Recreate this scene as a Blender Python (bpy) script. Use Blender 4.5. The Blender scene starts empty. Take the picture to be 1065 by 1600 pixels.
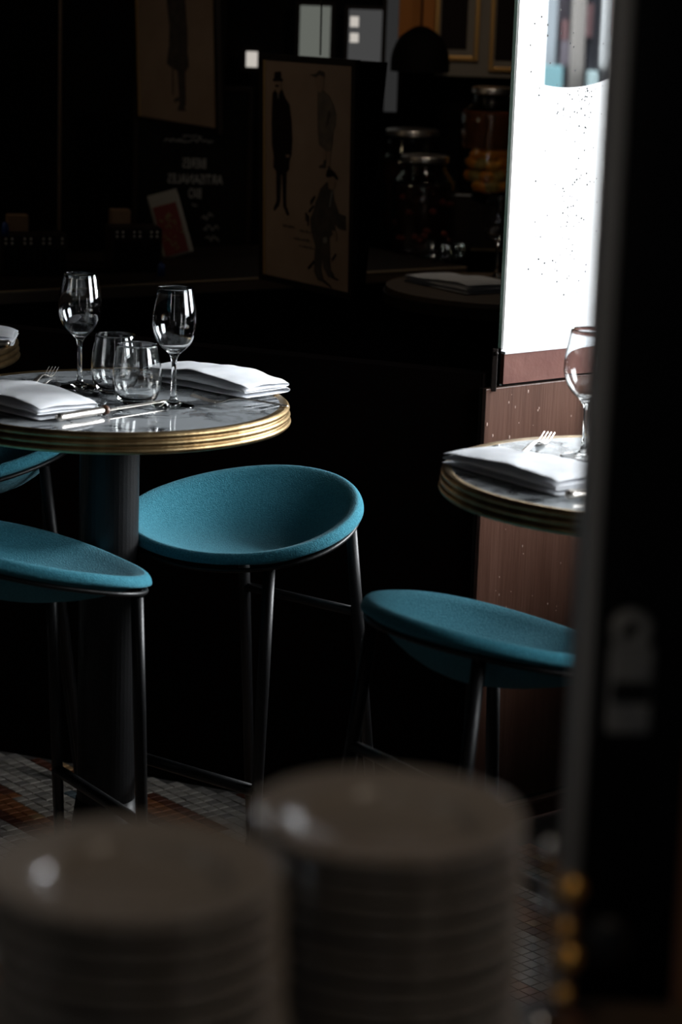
import bpy, bmesh, math, random
from mathutils import Vector, Matrix, noise
from mathutils.geometry import tessellate_polygon
random.seed(7)
C = bpy.context.scene.collection
S = bpy.context.scene
PI = math.pi
def V(*a): return Vector(a)

# ------------------------------------------------------------------ camera
cam = bpy.data.cameras.new('camera'); co = bpy.data.objects.new('camera', cam); C.objects.link(co)
cam.sensor_fit = 'VERTICAL'; cam.sensor_height = 36.0; cam.lens = 84.375
cam.clip_start = 0.05; cam.clip_end = 200
pit, rol = math.radians(12.9), 0.034
fw = V(0, math.cos(pit), -math.sin(pit)); up = V(0, math.sin(pit), math.cos(pit)); rt = V(1, 0, 0)
rc = rt*math.cos(rol) + up*math.sin(rol); uc = -rt*math.sin(rol) + up*math.cos(rol)
M4 = Matrix((rc, uc, -fw)).transposed().to_4x4(); M4.translation = V(0, 0, 1.70)
co.matrix_world = M4
cam.dof.use_dof = True; cam.dof.focus_distance = 4.42; cam.dof.aperture_fstop = 3.9; cam.dof.aperture_blades = 0
S.camera = co

# ------------------------------------------------------------------ world, lights, exposure
w = bpy.data.worlds.new('overcast'); S.world = w; w.use_nodes = True
bg = w.node_tree.nodes['Background']; bg.inputs[0].default_value = (0.93, 0.97, 1.0, 1); bg.inputs[1].default_value = 8.5
def area(name, loc, target, sx, sy, power, color=(1, 1, 1)):
    l = bpy.data.lights.new(name, 'AREA'); l.shape = 'RECTANGLE'; l.size = sx; l.size_y = sy
    l.energy = power; l.color = color
    o = bpy.data.objects.new(name, l); C.objects.link(o); o.location = loc
    o.rotation_euler = (Vector(target)-Vector(loc)).to_track_quat('-Z', 'Y').to_euler()
    o['kind'] = 'helper'
    return o
area('assumed_side_daylight', (2.50, 5.35, 1.85), (0, 4.05, 1.30), 1.20, 1.15, 220, (0.93, 0.97, 1.0))  # assumed daylight from the right, its window is not in view
area('side_fill_near', (2.50, 3.05, 1.95), (0, 4.0, 1.2), 1.10, 1.20, 38, (0.93, 0.97, 1.0))  # added fill to brighten the brown panel under the window
area('back_poster_fill', (-1.55, 5.55, 1.75), (-0.1, 6.3, 1.2), 0.25, 0.25, 0.6, (1.0, 0.78, 0.52))  # added warm fill from the left for the posters, no lamp modelled
area('front_fill_strip', (-0.28, -1.50, 1.55), (-0.05, 3.0, 1.2), 0.16, 1.5, 2.4, (0.95, 0.98, 1.0))  # added strip behind the camera for jar highlights and saucer fronts
area('counter_fill', (0.38, 1.00, 2.00), (0.05, 1.25, 1.15), 0.20, 0.20, 1.05, (1.0, 0.84, 0.66))  # added warm fill over the saucers and brass, no lamp modelled
area('counter_side_fill', (-1.35, 1.15, 1.80), (0.05, 1.35, 1.15), 0.16, 0.16, 0.8, (1.0, 0.95, 0.88))  # assumed light from the left for saucer highlights and door edge, no lamp modelled
area('back_jar_fill', (0.26, 6.15, 1.95), (0.28, 6.65, 1.0), 0.18, 0.18, 1.1, (1.0, 0.86, 0.70))  # added fill to bring out the jars and gilt frames
vs = S.view_settings
S.display_settings.display_device = 'sRGB'
vs.view_transform = 'Standard'; vs.look = 'None'; vs.exposure = 0.0; vs.gamma = 1.0; vs.use_curve_mapping = False

# ------------------------------------------------------------------ materials
MATS = {}
def mat(name, col, rough=0.5, metal=0.0, col2=None, scale=8.0, stretch=(1, 1, 1), bump=0.0, bscale=60.0, spec=0.5, detail=4.0,
        lo=0.35, hi=0.65, coat=0.0, sheen=0.0):
    if name in MATS: return MATS[name]
    m = bpy.data.materials.new(name); m.use_nodes = True; MATS[name] = m
    nt = m.node_tree; b = nt.nodes['Principled BSDF']
    b.inputs['Base Color'].default_value = (*col, 1); b.inputs['Roughness'].default_value = rough
    b.inputs['Metallic'].default_value = metal; b.inputs['Specular IOR Level'].default_value = spec
    b.inputs['Coat Weight'].default_value = coat
    if sheen: b.inputs['Sheen Weight'].default_value = sheen; b.inputs['Sheen Roughness'].default_value = 0.5
    tc = nt.nodes.new('ShaderNodeTexCoord'); mp = nt.nodes.new('ShaderNodeMapping'); mp.inputs['Scale'].default_value = stretch
    nt.links.new(tc.outputs['Object'], mp.inputs['Vector'])
    if col2:
        n = nt.nodes.new('ShaderNodeTexNoise'); n.inputs['Scale'].default_value = scale; n.inputs['Detail'].default_value = detail
        r = nt.nodes.new('ShaderNodeValToRGB'); r.color_ramp.elements[0].position = lo; r.color_ramp.elements[1].position = hi
        r.color_ramp.elements[0].color = (*col, 1); r.color_ramp.elements[1].color = (*col2, 1)
        nt.links.new(mp.outputs[0], n.inputs['Vector']); nt.links.new(n.outputs['Fac'], r.inputs[0]); nt.links.new(r.outputs[0], b.inputs['Base Color'])
    if bump:
        n2 = nt.nodes.new('ShaderNodeTexNoise'); n2.inputs['Scale'].default_value = bscale; n2.inputs['Detail'].default_value = 3
        bp = nt.nodes.new('ShaderNodeBump'); bp.inputs['Strength'].default_value = bump; bp.inputs['Distance'].default_value = 0.002
        nt.links.new(mp.outputs[0], n2.inputs['Vector']); nt.links.new(n2.outputs['Fac'], bp.inputs['Height']); nt.links.new(bp.outputs[0], b.inputs['Normal'])
    return m
def emit_mat(name, col, st):
    m = bpy.data.materials.new(name); m.use_nodes = True; nt = m.node_tree; nt.nodes.clear()
    e = nt.nodes.new('ShaderNodeEmission'); e.inputs[0].default_value = (*col, 1); e.inputs[1].default_value = st
    o = nt.nodes.new('ShaderNodeOutputMaterial'); nt.links.new(e.outputs[0], o.inputs[0]); MATS[name] = m
    return m
def glass_mat(name, col=(1, 1, 1), rough=0.0, ior=1.5):
    m = bpy.data.materials.new(name); m.use_nodes = True; nt = m.node_tree; nt.nodes.clear()
    g = nt.nodes.new('ShaderNodeBsdfGlass'); g.inputs['Color'].default_value = (*col, 1); g.inputs['Roughness'].default_value = rough; g.inputs['IOR'].default_value = ior
    o = nt.nodes.new('ShaderNodeOutputMaterial'); nt.links.new(g.outputs[0], o.inputs[0]); MATS[name] = m
    return m
def pane_mat(name):
    m = bpy.data.materials.new(name); m.use_nodes = True; nt = m.node_tree; nt.nodes.clear()
    t = nt.nodes.new('ShaderNodeBsdfTransparent'); g = nt.nodes.new('ShaderNodeBsdfGlossy'); g.inputs['Roughness'].default_value = 0.02
    lw0 = nt.nodes.new('ShaderNodeLayerWeight'); lw0.inputs['Blend'].default_value = .5
    lw1 = nt.nodes.new('ShaderNodeMath'); lw1.operation = 'POWER'; lw1.inputs[1].default_value = 5.0; nt.links.new(lw0.outputs['Facing'], lw1.inputs[0])
    lw = nt.nodes.new('ShaderNodeMath'); lw.operation = 'MULTIPLY_ADD'; lw.inputs[1].default_value = .93; lw.inputs[2].default_value = .035; nt.links.new(lw1.outputs[0], lw.inputs[0])
    mx = nt.nodes.new('ShaderNodeMixShader'); o = nt.nodes.new('ShaderNodeOutputMaterial')
    nt.links.new(lw.outputs[0], mx.inputs[0]); nt.links.new(t.outputs[0], mx.inputs[1]); nt.links.new(g.outputs[0], mx.inputs[2]); nt.links.new(mx.outputs[0], o.inputs[0])
    MATS[name] = m; return m
def film_mat(name):
    m = bpy.data.materials.new(name); m.use_nodes = True; nt = m.node_tree; nt.nodes.clear()
    t = nt.nodes.new('ShaderNodeBsdfTranslucent'); t.inputs[0].default_value = (0.95, 0.96, 0.97, 1)
    d = nt.nodes.new('ShaderNodeBsdfDiffuse'); d.inputs[0].default_value = (0.8, 0.8, 0.8, 1)
    mx = nt.nodes.new('ShaderNodeMixShader'); mx.inputs[0].default_value = 0.12; o = nt.nodes.new('ShaderNodeOutputMaterial')
    nt.links.new(t.outputs[0], mx.inputs[1]); nt.links.new(d.outputs[0], mx.inputs[2]); nt.links.new(mx.outputs[0], o.inputs[0])
    MATS[name] = m; return m
def marble_mat():
    m = bpy.data.materials.new('marble'); m.use_nodes = True; nt = m.node_tree; b = nt.nodes['Principled BSDF']; MATS['marble'] = m
    b.inputs['Roughness'].default_value = 0.035; b.inputs['Specular IOR Level'].default_value = 0.6
    tc = nt.nodes.new('ShaderNodeTexCoord'); n1 = nt.nodes.new('ShaderNodeTexNoise'); n1.inputs['Scale'].default_value = 4.0; n1.inputs['Detail'].default_value = 6
    add = nt.nodes.new('ShaderNodeVectorMath'); add.operation = 'MULTIPLY_ADD'; add.inputs[1].default_value = (0.55, 0.55, 0.55)
    nt.links.new(tc.outputs['Object'], n1.inputs['Vector']); nt.links.new(n1.outputs['Color'], add.inputs[0]); nt.links.new(tc.outputs['Object'], add.inputs[2])
    def ridge(scale, width, off):
        mp = nt.nodes.new('ShaderNodeMapping'); mp.inputs['Location'].default_value = (off, off*.7, 0); mp.inputs['Scale'].default_value = (1.0, .45, 1)
        mp.inputs['Rotation'].default_value = (0, 0, .8)
        nt.links.new(add.outputs[0], mp.inputs['Vector'])
        n = nt.nodes.new('ShaderNodeTexNoise'); n.inputs['Scale'].default_value = scale; n.inputs['Detail'].default_value = 5; nt.links.new(mp.outputs[0], n.inputs['Vector'])
        sb = nt.nodes.new('ShaderNodeMath'); sb.operation = 'SUBTRACT'; sb.inputs[1].default_value = .5; nt.links.new(n.outputs['Fac'], sb.inputs[0])
        ab = nt.nodes.new('ShaderNodeMath'); ab.operation = 'ABSOLUTE'; nt.links.new(sb.outputs[0], ab.inputs[0])
        mr = nt.nodes.new('ShaderNodeMapRange'); mr.inputs['From Max'].default_value = width; nt.links.new(ab.outputs[0], mr.inputs['Value'])
        return mr
    r1, r2 = ridge(3.0, .048, 0), ridge(6.5, .030, 4.3)
    n3 = nt.nodes.new('ShaderNodeTexNoise'); n3.inputs['Scale'].default_value = 4.5; n3.inputs['Detail'].default_value = 4; nt.links.new(tc.outputs['Object'], n3.inputs['Vector'])
    r3 = nt.nodes.new('ShaderNodeMapRange'); r3.inputs['From Min'].default_value = .40; r3.inputs['From Max'].default_value = .58; nt.links.new(n3.outputs['Fac'], r3.inputs['Value'])
    m1 = nt.nodes.new('ShaderNodeMath'); m1.operation = 'MAXIMUM'; nt.links.new(r2.outputs[0], m1.inputs[0]); nt.links.new(r3.outputs[0], m1.inputs[1])
    m2 = nt.nodes.new('ShaderNodeMath'); m2.operation = 'MULTIPLY'; nt.links.new(r1.outputs[0], m2.inputs[0]); nt.links.new(m1.outputs[0], m2.inputs[1])
    mx = nt.nodes.new('ShaderNodeMix'); mx.data_type = 'RGBA'; mx.inputs[6].default_value = (0.025, 0.028, 0.032, 1); mx.inputs[7].default_value = (0.36, 0.385, 0.405, 1)
    nt.links.new(m2.outputs[0], mx.inputs[0])
    nt.links.new(mx.outputs[2], b.inputs['Base Color'])
    return m
marble_mat(); film_mat('frosted film'); pane_mat('clear pane'); glass_mat('clear glass', (0.99, 0.995, 0.995)); glass_mat('jar glass', (0.93, 0.95, 0.93)); glass_mat('green glass', (0.45, 0.62, 0.52), 0.1)
mat('felt', (0.027, 0.150, 0.205), 0.95, 0, (0.060, 0.240, 0.310), 260, detail=6, bump=0.9, bscale=420, spec=0.02, sheen=0.08, lo=0.3, hi=0.7)
mat('black metal', (0.0045, 0.0045, 0.005), 0.42, 0, spec=0.28, bump=0.15, bscale=300)
mat('black matte', (0.0035, 0.003, 0.003), 0.8, spec=0.08)
mat('dado paint', (0.0022, 0.0014, 0.0012), 0.85, 0, (0.0035, 0.0016, 0.0013), 6, spec=0.03)
mat('near black wood', (0.008, 0.0055, 0.0045), 0.6, 0, (0.014, 0.008, 0.006), 14, (1, 1, 0.1), spec=0.2)
mat('brass', (0.42, 0.30, 0.155), 0.38, 1.0, (0.27, 0.175, 0.08), 30, (1, 1, 0.3), bump=0.2, bscale=90)
mat('bright brass', (0.85, 0.52, 0.18), 0.12, 1.0)
mat('bead brass', (0.90, 0.50, 0.14), 0.32, 0.85)
mat('linen', (0.80, 0.82, 0.86), 0.9, 0, (0.86, 0.87, 0.90), 40, bump=0.25, bscale=900, spec=0.15)
mat('steel', (0.80, 0.74, 0.68), 0.33, 1.0)
mat('horn', (0.10, 0.045, 0.025), 0.35)
mat('chrome', (0.62, 0.62, 0.62), 0.10, 1.0)
mat('painted brown wood', (0.064, 0.028, 0.018), 0.34, 0, (0.092, 0.044, 0.030), 9, (6, 6, 0.35), bump=0.35, bscale=26, spec=0.5)
mat('red brown paint', (0.100, 0.036, 0.028), 0.38, 0, (0.135, 0.055, 0.042), 12, (1, 1, 1), bump=0.5, bscale=40)
mat('sill glare', (0.74, 0.76, 0.80), 0.45, 0, (0.66, 0.69, 0.74), 30)
mat('chipped paint', (0.35, 0.24, 0.20), 0.7)
mat('plaster', (0.62, 0.60, 0.57), 0.9, 0, (0.70, 0.69, 0.67), 1.2, (1, 1, 0.15))
mat('poster paper', (0.42, 0.30, 0.22), 0.9, 0, (0.36, 0.25, 0.18), 7, spec=0.1)
mat('poster edge', (0.62, 0.40, 0.16), 0.5)
mat('ink black', (0.020, 0.014, 0.013), 0.9, spec=0.05)
mat('ink grey', (0.15, 0.125, 0.105), 0.9, 0, (0.21, 0.165, 0.13), 40, spec=0.05)
mat('ink dark', (0.075, 0.064, 0.056), 0.9, 0, (0.11, 0.09, 0.075), 40, spec=0.05)
mat('ink skin', (0.34, 0.235, 0.165), 0.9, spec=0.05)
mat('chalk', (0.42, 0.42, 0.42), 0.95, spec=0.05)
mat('board black', (0.006, 0.006, 0.006), 0.7, spec=0.1)
mat('shelf wood', (0.062, 0.036, 0.018), 0.5, 0, (0.09, 0.055, 0.03), 10, (0.4, 6, 6))
mat('pale edge', (0.30, 0.22, 0.14), 0.6)  # lighter strip along the front edge of the back counter
mat('gold frame', (0.46, 0.25, 0.075), 0.4, 0.6)
mat('cream wall', (0.24, 0.205, 0.165), 0.9)
mat('orange paint', (0.48, 0.16, 0.02), 0.7)
mat('red paper', (0.14, 0.014, 0.012), 0.6)
mat('white paper', (0.27, 0.26, 0.24), 0.8)
mat('olive print', (0.20, 0.15, 0.07), 0.8)
mat('blue plastic', (0.008, 0.04, 0.18), 0.4)
mat('cardboard', (0.18, 0.11, 0.06), 0.9)
mat('ceramic', (0.30, 0.265, 0.235), 0.14, 0, (0.275, 0.24, 0.21), 5, spec=0.5)
mat('counter top', (0.045, 0.030, 0.020), 0.5, 0, (0.07, 0.045, 0.03), 12, (0.3, 4, 4))
mat('door black', (0.0045, 0.0045, 0.005), 0.6, spec=0.12)
mat('door edge', (0.30, 0.30, 0.30), 0.45, spec=0.5)
mat('latch grey', (0.34, 0.32, 0.29), 0.5, 0, (0.26, 0.25, 0.24), 40)
mat('post wood', (0.22, 0.075, 0.022), 0.5, 0, (0.30, 0.11, 0.035), 8, (8, 8, 0.5))
mat('amber liquor', (0.13, 0.036, 0.008), 0.25, coat=0.5)
mat('dark liquor', (0.030, 0.008, 0.006), 0.25, coat=0.5)
mat('fruit', (0.95, 0.27, 0.015), 0.4, 0, (0.80, 0.36, 0.04), 20)
mat('pale fruit', (0.52, 0.33, 0.09), 0.45)
mat('dark fruit', (0.13, 0.020, 0.012), 0.4)
mat('dirt', (0.03, 0.03, 0.03), 0.9)
mat('screed', (0.05, 0.045, 0.04), 0.9)
TILES = {'pale': (0.27, 0.245, 0.215), 'grey': (0.18, 0.165, 0.15), 'rust': (0.20, 0.070, 0.026), 'umber': (0.085, 0.028, 0.016), 'black': (0.022, 0.02, 0.02), 'slate': (0.075, 0.10, 0.115), 'ochre': (0.27, 0.16, 0.075)}
for k, c in TILES.items(): mat('tile '+k, c, 0.4, 0, tuple(v*1.25 for v in c), 25)
mat('glass edge', (0.035, 0.060, 0.045), 0.25, 0, (0.10, 0.135, 0.11), 30, (1, 1, .25), spec=.5)
mat('street grey', (0.05, 0.057, 0.066), 0.8); mat('street dark', (0.02, 0.022, 0.03), 0.8); mat('street teal', (0.035, 0.088, 0.1), 0.7)
mat('street pale teal', (0.085, 0.12, 0.125), 0.7); mat('street pink', (0.115, 0.06, 0.064), 0.8); mat('street beige', (0.066, 0.061, 0.056), 0.8)
mat('street white', (0.2, 0.21, 0.215), 0.6); mat('sign red', (0.16, 0.01, 0.016), 0.6); mat('asphalt', (0.06, 0.06, 0.06), 0.9); mat('mauve', (0.058, 0.05, 0.062), 0.8)
mat('pale blue', (0.085, 0.1, 0.112), 0.8)
emit_mat('far pane a', (0.62, 0.66, 0.58), 0.19); emit_mat('far pane b', (0.56, 0.56, 0.56), 0.10); emit_mat('far pane c', (1.0, 0.93, 0.84), 0.55); emit_mat('far pane d', (0.5, 0.5, 0.5), 0.05)

# ------------------------------------------------------------------ helpers
def obj(name, bm, m, parent=None, smooth=False, loc=None, rotz=0.0, recalc=True):
    me = bpy.data.meshes.new(name)
    if recalc: bmesh.ops.recalc_face_normals(bm, faces=bm.faces)
    bm.to_mesh(me); bm.free()
    if smooth:
        for p in me.polygons: p.use_smooth = True
    if isinstance(m, str): me.materials.append(MATS[m])
    elif m: [me.materials.append(MATS[x]) for x in m]
    o = bpy.data.objects.new(name, me); C.objects.link(o)
    if loc is not None: o.location = loc
    o.rotation_euler = (0, 0, rotz)
    if parent: o.parent = parent
    return o
def thing(name, label, cat, loc=(0, 0, 0), rotz=0, group=None):
    o = bpy.data.objects.new(name, None); C.objects.link(o); o.empty_display_size = 0.05
    o.location = loc; o.rotation_euler = (0, 0, rotz); return tag(o, label, cat, group)
def tag(o, label, cat, group=None):
    o['label'] = label; o['category'] = cat
    if group: o['group'] = group
    return o
def struct(o): o['kind'] = 'structure'; return o
def stuff(o): o['kind'] = 'stuff'; return o
def dup(root, loc, rotz, label, group=None):
    r = root.copy(); C.objects.link(r); r.location = loc; r.rotation_euler = (0, 0, rotz); r['label'] = label
    if group: r['group'] = group
    for ch in list(root.children):
        c = ch.copy(); C.objects.link(c); c.parent = r
        for g in ch.children:
            d = g.copy(); C.objects.link(d); d.parent = c
    return r
def box(bm, x0, x1, y0, y1, z0, z1, bev=0.0, T=None):
    g = bmesh.ops.create_cube(bm, size=1.0); vs_ = g['verts']
    for v in vs_: v.co = V(x0+(v.co.x+.5)*(x1-x0), y0+(v.co.y+.5)*(y1-y0), z0+(v.co.z+.5)*(z1-z0))
    if bev:
        es = list({e for v in vs_ for e in v.link_edges})
        r = bmesh.ops.bevel(bm, geom=es, offset=bev, segments=2, affect='EDGES', profile=0.6)
        vs_ = list({v for f in r['faces'] for v in f.verts} | {v for v in vs_ if v.is_valid})
    if T is not None:
        for v in vs_: v.co = T @ v.co
    return bm
def nb(*a, **k): return box(bmesh.new(), *a, **k)
def lathe(prof, n=40, bm=None, T=None, arc=None):
    bm = bm or bmesh.new(); rings = []
    for r, z in prof:
        if r < 1e-6: rings.append([bm.verts.new(V(0, 0, z))]); continue
        rings.append([bm.verts.new(V(r*math.cos(2*PI*i/n), r*math.sin(2*PI*i/n), z)) for i in range(n)])
    for a, b in zip(rings, rings[1:]):
        for i in range(n):
            j = (i+1) % n
            if len(a) == 1 and len(b) == 1: continue
            if len(a) == 1: bm.faces.new((a[0], b[i], b[j]))
            elif len(b) == 1: bm.faces.new((a[i], a[j], b[0]))
            else: bm.faces.new((a[i], a[j], b[j], b[i]))
    if T is not None:
        for rg in rings:
            for v in rg: v.co = T @ v.co
    return bm
def tube(bm, pts, rad, n=10, closed=False, caps=True):
    pts = [Vector(p) for p in pts]; N = len(pts); rings = []
    for i, p in enumerate(pts):
        a = pts[(i-1) % N] if (closed or i > 0) else p; b = pts[(i+1) % N] if (closed or i < N-1) else p
        t = (b-a).normalized(); s = t.cross(V(0, 0, 1)); s = s.normalized() if s.length > 1e-4 else V(1, 0, 0); q = s.cross(t)
        r = rad[i] if isinstance(rad, (list, tuple)) else rad
        rings.append([bm.verts.new(p + s*r*math.cos(2*PI*k/n) + q*r*math.sin(2*PI*k/n)) for k in range(n)])
    for i in range(N if closed else N-1):
        a, b = rings[i], rings[(i+1) % N]
        for k in range(n): bm.faces.new((a[k], a[(k+1) % n], b[(k+1) % n], b[k]))
    if caps and not closed: bm.faces.new(rings[0]); bm.faces.new(rings[-1][::-1])
    return bm
def smoothcurve(pts, sub=4):
    out = []
    for i in range(len(pts)-1):
        p0, p1, p2, p3 = pts[max(i-1, 0)], pts[i], pts[i+1], pts[min(i+2, len(pts)-1)]
        for k in range(sub):
            t = k/sub
            out.append(tuple(0.5*((2*b)+(-a+c)*t+(2*a-5*b+4*c-d)*t*t+(-a+3*b-3*c+d)*t**3) for a, b, c, d in zip(p0, p1, p2, p3)))
    out.append(tuple(pts[-1])); return out
def polyprism(bm, pts, z0, z1):
    a = [bm.verts.new(V(x, y, z0)) for x, y in pts]; b = [bm.verts.new(V(x, y, z1)) for x, y in pts]
    n = len(pts)
    bm.faces.new(a[::-1]); bm.faces.new(b)
    for i in range(n): bm.faces.new((a[i], a[(i+1) % n], b[(i+1) % n], b[i]))
    return bm
def sphere(bm, c, r, sx=1, sy=1, sz=1, u_=14, v_=10):
    g = bmesh.ops.create_uvsphere(bm, u_segments=u_, v_segments=v_, radius=r)
    for v in g['verts']: v.co = V(v.co.x*sx, v.co.y*sy, v.co.z*sz) + Vector(c)
    return bm

# ------------------------------------------------------------------ the setting
OA = V(.388, 4.668, 0); WA_ROT = math.radians(39.5)          # window wall: local x runs along it, local y points outdoors
uA = V(math.cos(WA_ROT), math.sin(WA_ROT), 0); oA = V(-math.sin(WA_ROT), math.cos(WA_ROT), 0)
def wall_obj(name, bm, m, parent=None, **k):
    o = obj(name, bm, m, parent, **k)
    if parent is None: o.location = OA; o.rotation_euler = (0, 0, WA_ROT)
    return o
K = V(.293, 4.59, 0); E_ = V(.554, 7.3, 0)
outline = [(-3.0, -1.6), (2.6, -1.6), (2.6, 6.49), (.42, 4.70), (K.x, K.y), (E_.x, E_.y), (-3.0, 7.3)]
floor = struct(obj('floor', polyprism(bmesh.new(), outline, -0.12, -0.006), 'screed'))
struct(obj('ceiling', polyprism(bmesh.new(), outline, 2.9, 3.0), 'black matte'))
struct(obj('wall_left', nb(-3.1, -3.0, -1.6, 7.4, 0, 2.9), 'black matte'))
struct(obj('wall_front', nb(-3.1, 2.7, -1.7, -1.6, 0, 2.9), 'black matte'))
struct(obj('wall_back', nb(-3.0, E_.x, 7.3, 7.4, 0, 2.9), 'black matte'))
bm = nb(2.6, 2.7, -1.6, 2.4, 0, 2.9); box(bm, 2.6, 2.7, 3.7, 4.65, 0, 2.9); box(bm, 2.6, 2.7, 2.4, 3.7, 0, 1.2); box(bm, 2.6, 2.7, 2.4, 3.7, 2.7, 2.9); box(bm, 2.6, 2.7, 6.05, 6.6, 0, 2.9); box(bm, 2.6, 2.7, 4.65, 6.05, 0, 1.2); box(bm, 2.6, 2.7, 4.65, 6.05, 2.7, 2.9)
struct(obj('wall_right', bm, 'black matte'))  # both window openings in this unseen wall are assumed, for the side daylight
# added wall, blocks street light from the mirrored bar (plastered on the street side)
d = (E_-K).normalized(); nn = V(-d.y, d.x, 0)
bm = bmesh.new(); polyprism(bm, [(K.x+d.x*.035-nn.x*.008, K.y+d.y*.035-nn.y*.008), (E_.x-nn.x*.008, E_.y-nn.y*.008), (E_.x-nn.x*.004, E_.y-nn.y*.004), (K.x+d.x*.035-nn.x*.004, K.y+d.y*.035-nn.y*.004)], 0, 2.9)
struct(obj('wall_light_stop', bm, 'plaster'))
p0, p1 = K-nn*.0038, E_-nn*.0038
bm = bmesh.new(); polyprism(bm, [(p0.x+d.x*.03, p0.y+d.y*.03), (p1.x, p1.y), (p1.x+nn.x*.0036, p1.y+nn.y*.0036), (p0.x+nn.x*.0036+d.x*.03, p0.y+nn.y*.0036+d.y*.03)], 0, 2.9)
struct(obj('wall_lining', bm, 'black matte'))
# low dado under the mirror, which is modelled as an opening
mdir = V(-.927, .375, 0); md = V(.375, .927, 0)
a0 = V(.262, 4.592, 0); a1 = a0 + mdir*3.4
bm = bmesh.new(); polyprism(bm, [(p.x, p.y) for p in (a0, a1, a1+md*.05, a0+md*.05)], 0, .93)
struct(obj('wall_dado', bm, 'dado paint'))
# window wall
r = struct(wall_obj('wall_window', polyprism(bmesh.new(), [(-.15, .012), (2.9, .012), (2.9, .13), (.014, .13), (-.105, .02), (-.15, .02)], -.005, .905), 'near black wood'))
box_ = nb(-.15, 1.3, 0, .011, .045, .906, bev=.002)
pl = wall_obj('lower_panel', box_, 'painted brown wood', r); pl['label'] = 'weathered reddish brown wooden panel under the window'
bm = bmesh.new()
for i in range(70):                                            # paint chips standing on the panel
    x, z = random.gauss(-.06, .07) if random.random() < .6 else random.uniform(-.14, .25), random.uniform(.35, .9)
    if -.145 < x < 1.2: sphere(bm, (x, -.0003, z), random.uniform(.0008, .0022), 1, .35, random.uniform(.8, 2.2), 6, 4)
stuff(wall_obj('paint_chips', bm, 'chipped paint', r))
wall_obj('skirting', nb(-.15, 1.3, -.012, .010, 0, .030, bev=.002), 'red brown paint', r)
wall_obj('skirting_bead', nb(-.15, 1.3, -.006, .010, .0305, .0345, bev=.001), 'chipped paint', r)
def wedge(x0, y0, z0, z1): return polyprism(bmesh.new(), [(x0, y0), (1.3, y0), (1.3, .13), (.014, .13), (x0, .004)], z0, z1)
rl = wall_obj('window_rail', wedge(-.112, -.006, .913, .9715), 'red brown paint', r)
wall_obj('window_sill', wedge(-.112, -.008, .972, .9765), 'sill glare', r)  # window reflection on the sill put into its pale colour
wall_obj('upper_wall', nb(-.15, 2.9, .0, .13, 2.35, 2.9), 'black matte', r)
wall_obj('side_wall', nb(1.3, 2.9, .0, .13, .905, 2.35), 'black matte', r)
g = struct(obj('trim_1', nb(K.x-.0020, K.x+.0045, K.y-.010, K.y-.002, .985, 2.9, bev=.0008), 'glass edge'))
g['label'] = 'thin greenish glass edge standing beside the window'
bm = nb(K.x-.012, K.x-.001, K.y-.010, K.y-.002, .90, .984, bev=.002); sphere(bm, (K.x-.004, K.y-.012, .975), .004)
struct(obj('trim_2', bm, 'near black wood'))
# window: clear pane, frosted film with a round clear opening, mullion, specks
win = struct(wall_obj('window_1', nb(-.020, 1.3, .094, .099, .9765, 2.35), 'clear pane'))
bm = bmesh.new(); cx, cz, R = .117, 1.853, .38; NS = 64; x0, x1 = -.024, .60
xs = sorted(set([x0, x1] + [cx + R*math.cos(PI*i/NS) for i in range(NS+1) if x0 < cx + R*math.cos(PI*i/NS) < x1]))
lo, hi = [], []
for x in xs:
    hgt = math.sqrt(max(R*R-(x-cx)**2, 0)) if abs(x-cx) < R else 0
    lo.append((bm.verts.new(V(x, .0925, .9768)), bm.verts.new(V(x, .0925, cz-hgt)))); hi.append((bm.verts.new(V(x, .0925, cz+hgt)), bm.verts.new(V(x, .0925, 2.349))))
for q in (lo, hi):
    for a, b in zip(q, q[1:]): bm.faces.new((a[0], b[0], b[1], a[1]))
bmesh.ops.solidify(bm, geom=bm.faces[:], thickness=.0006)
f = wall_obj('frosted_film', bm, 'frosted film', win); f['label'] = 'white frosted film with a round clear opening'
bm = bmesh.new()
def speck(x, z, r_): sphere(bm, (x, .0915, z), r_, 1, .3, 1, 6, 4)
for i in range(150):
    t = random.random(); z = 1.06 + .42*t**.8
    speck(random.gauss(.155-.02*math.sin(t*7), .028) if random.random() < .75 else random.uniform(.02, .22), z, random.uniform(.0009, .0024))
for i in range(40): speck(random.uniform(.0, .21), random.uniform(1.42, 1.66), random.uniform(.0009, .0026))
stuff(wall_obj('dirt_specks', bm, 'dirt', win))
wall_obj('mullion', nb(.232, .246, .075, .093, .9768, 2.34, bev=.002), 'plaster', win)
wall_obj('window_frame', nb(.60, .66, .06, .093, .9768, 2.34, bev=.002), 'near black wood', win)
# assumed side window: unseen, outside the frame, lets in the daylight
bm = nb(2.60, 2.66, 4.65, 4.7, 1.2, 2.7); box(bm, 2.6, 2.66, 6.0, 6.05, 1.2, 2.7); box(bm, 2.6, 2.66, 4.7, 6.0, 1.2, 1.24); box(bm, 2.6, 2.66, 4.7, 6.0, 2.66, 2.7)
struct(obj('window_2', bm, 'near black wood'))

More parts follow.
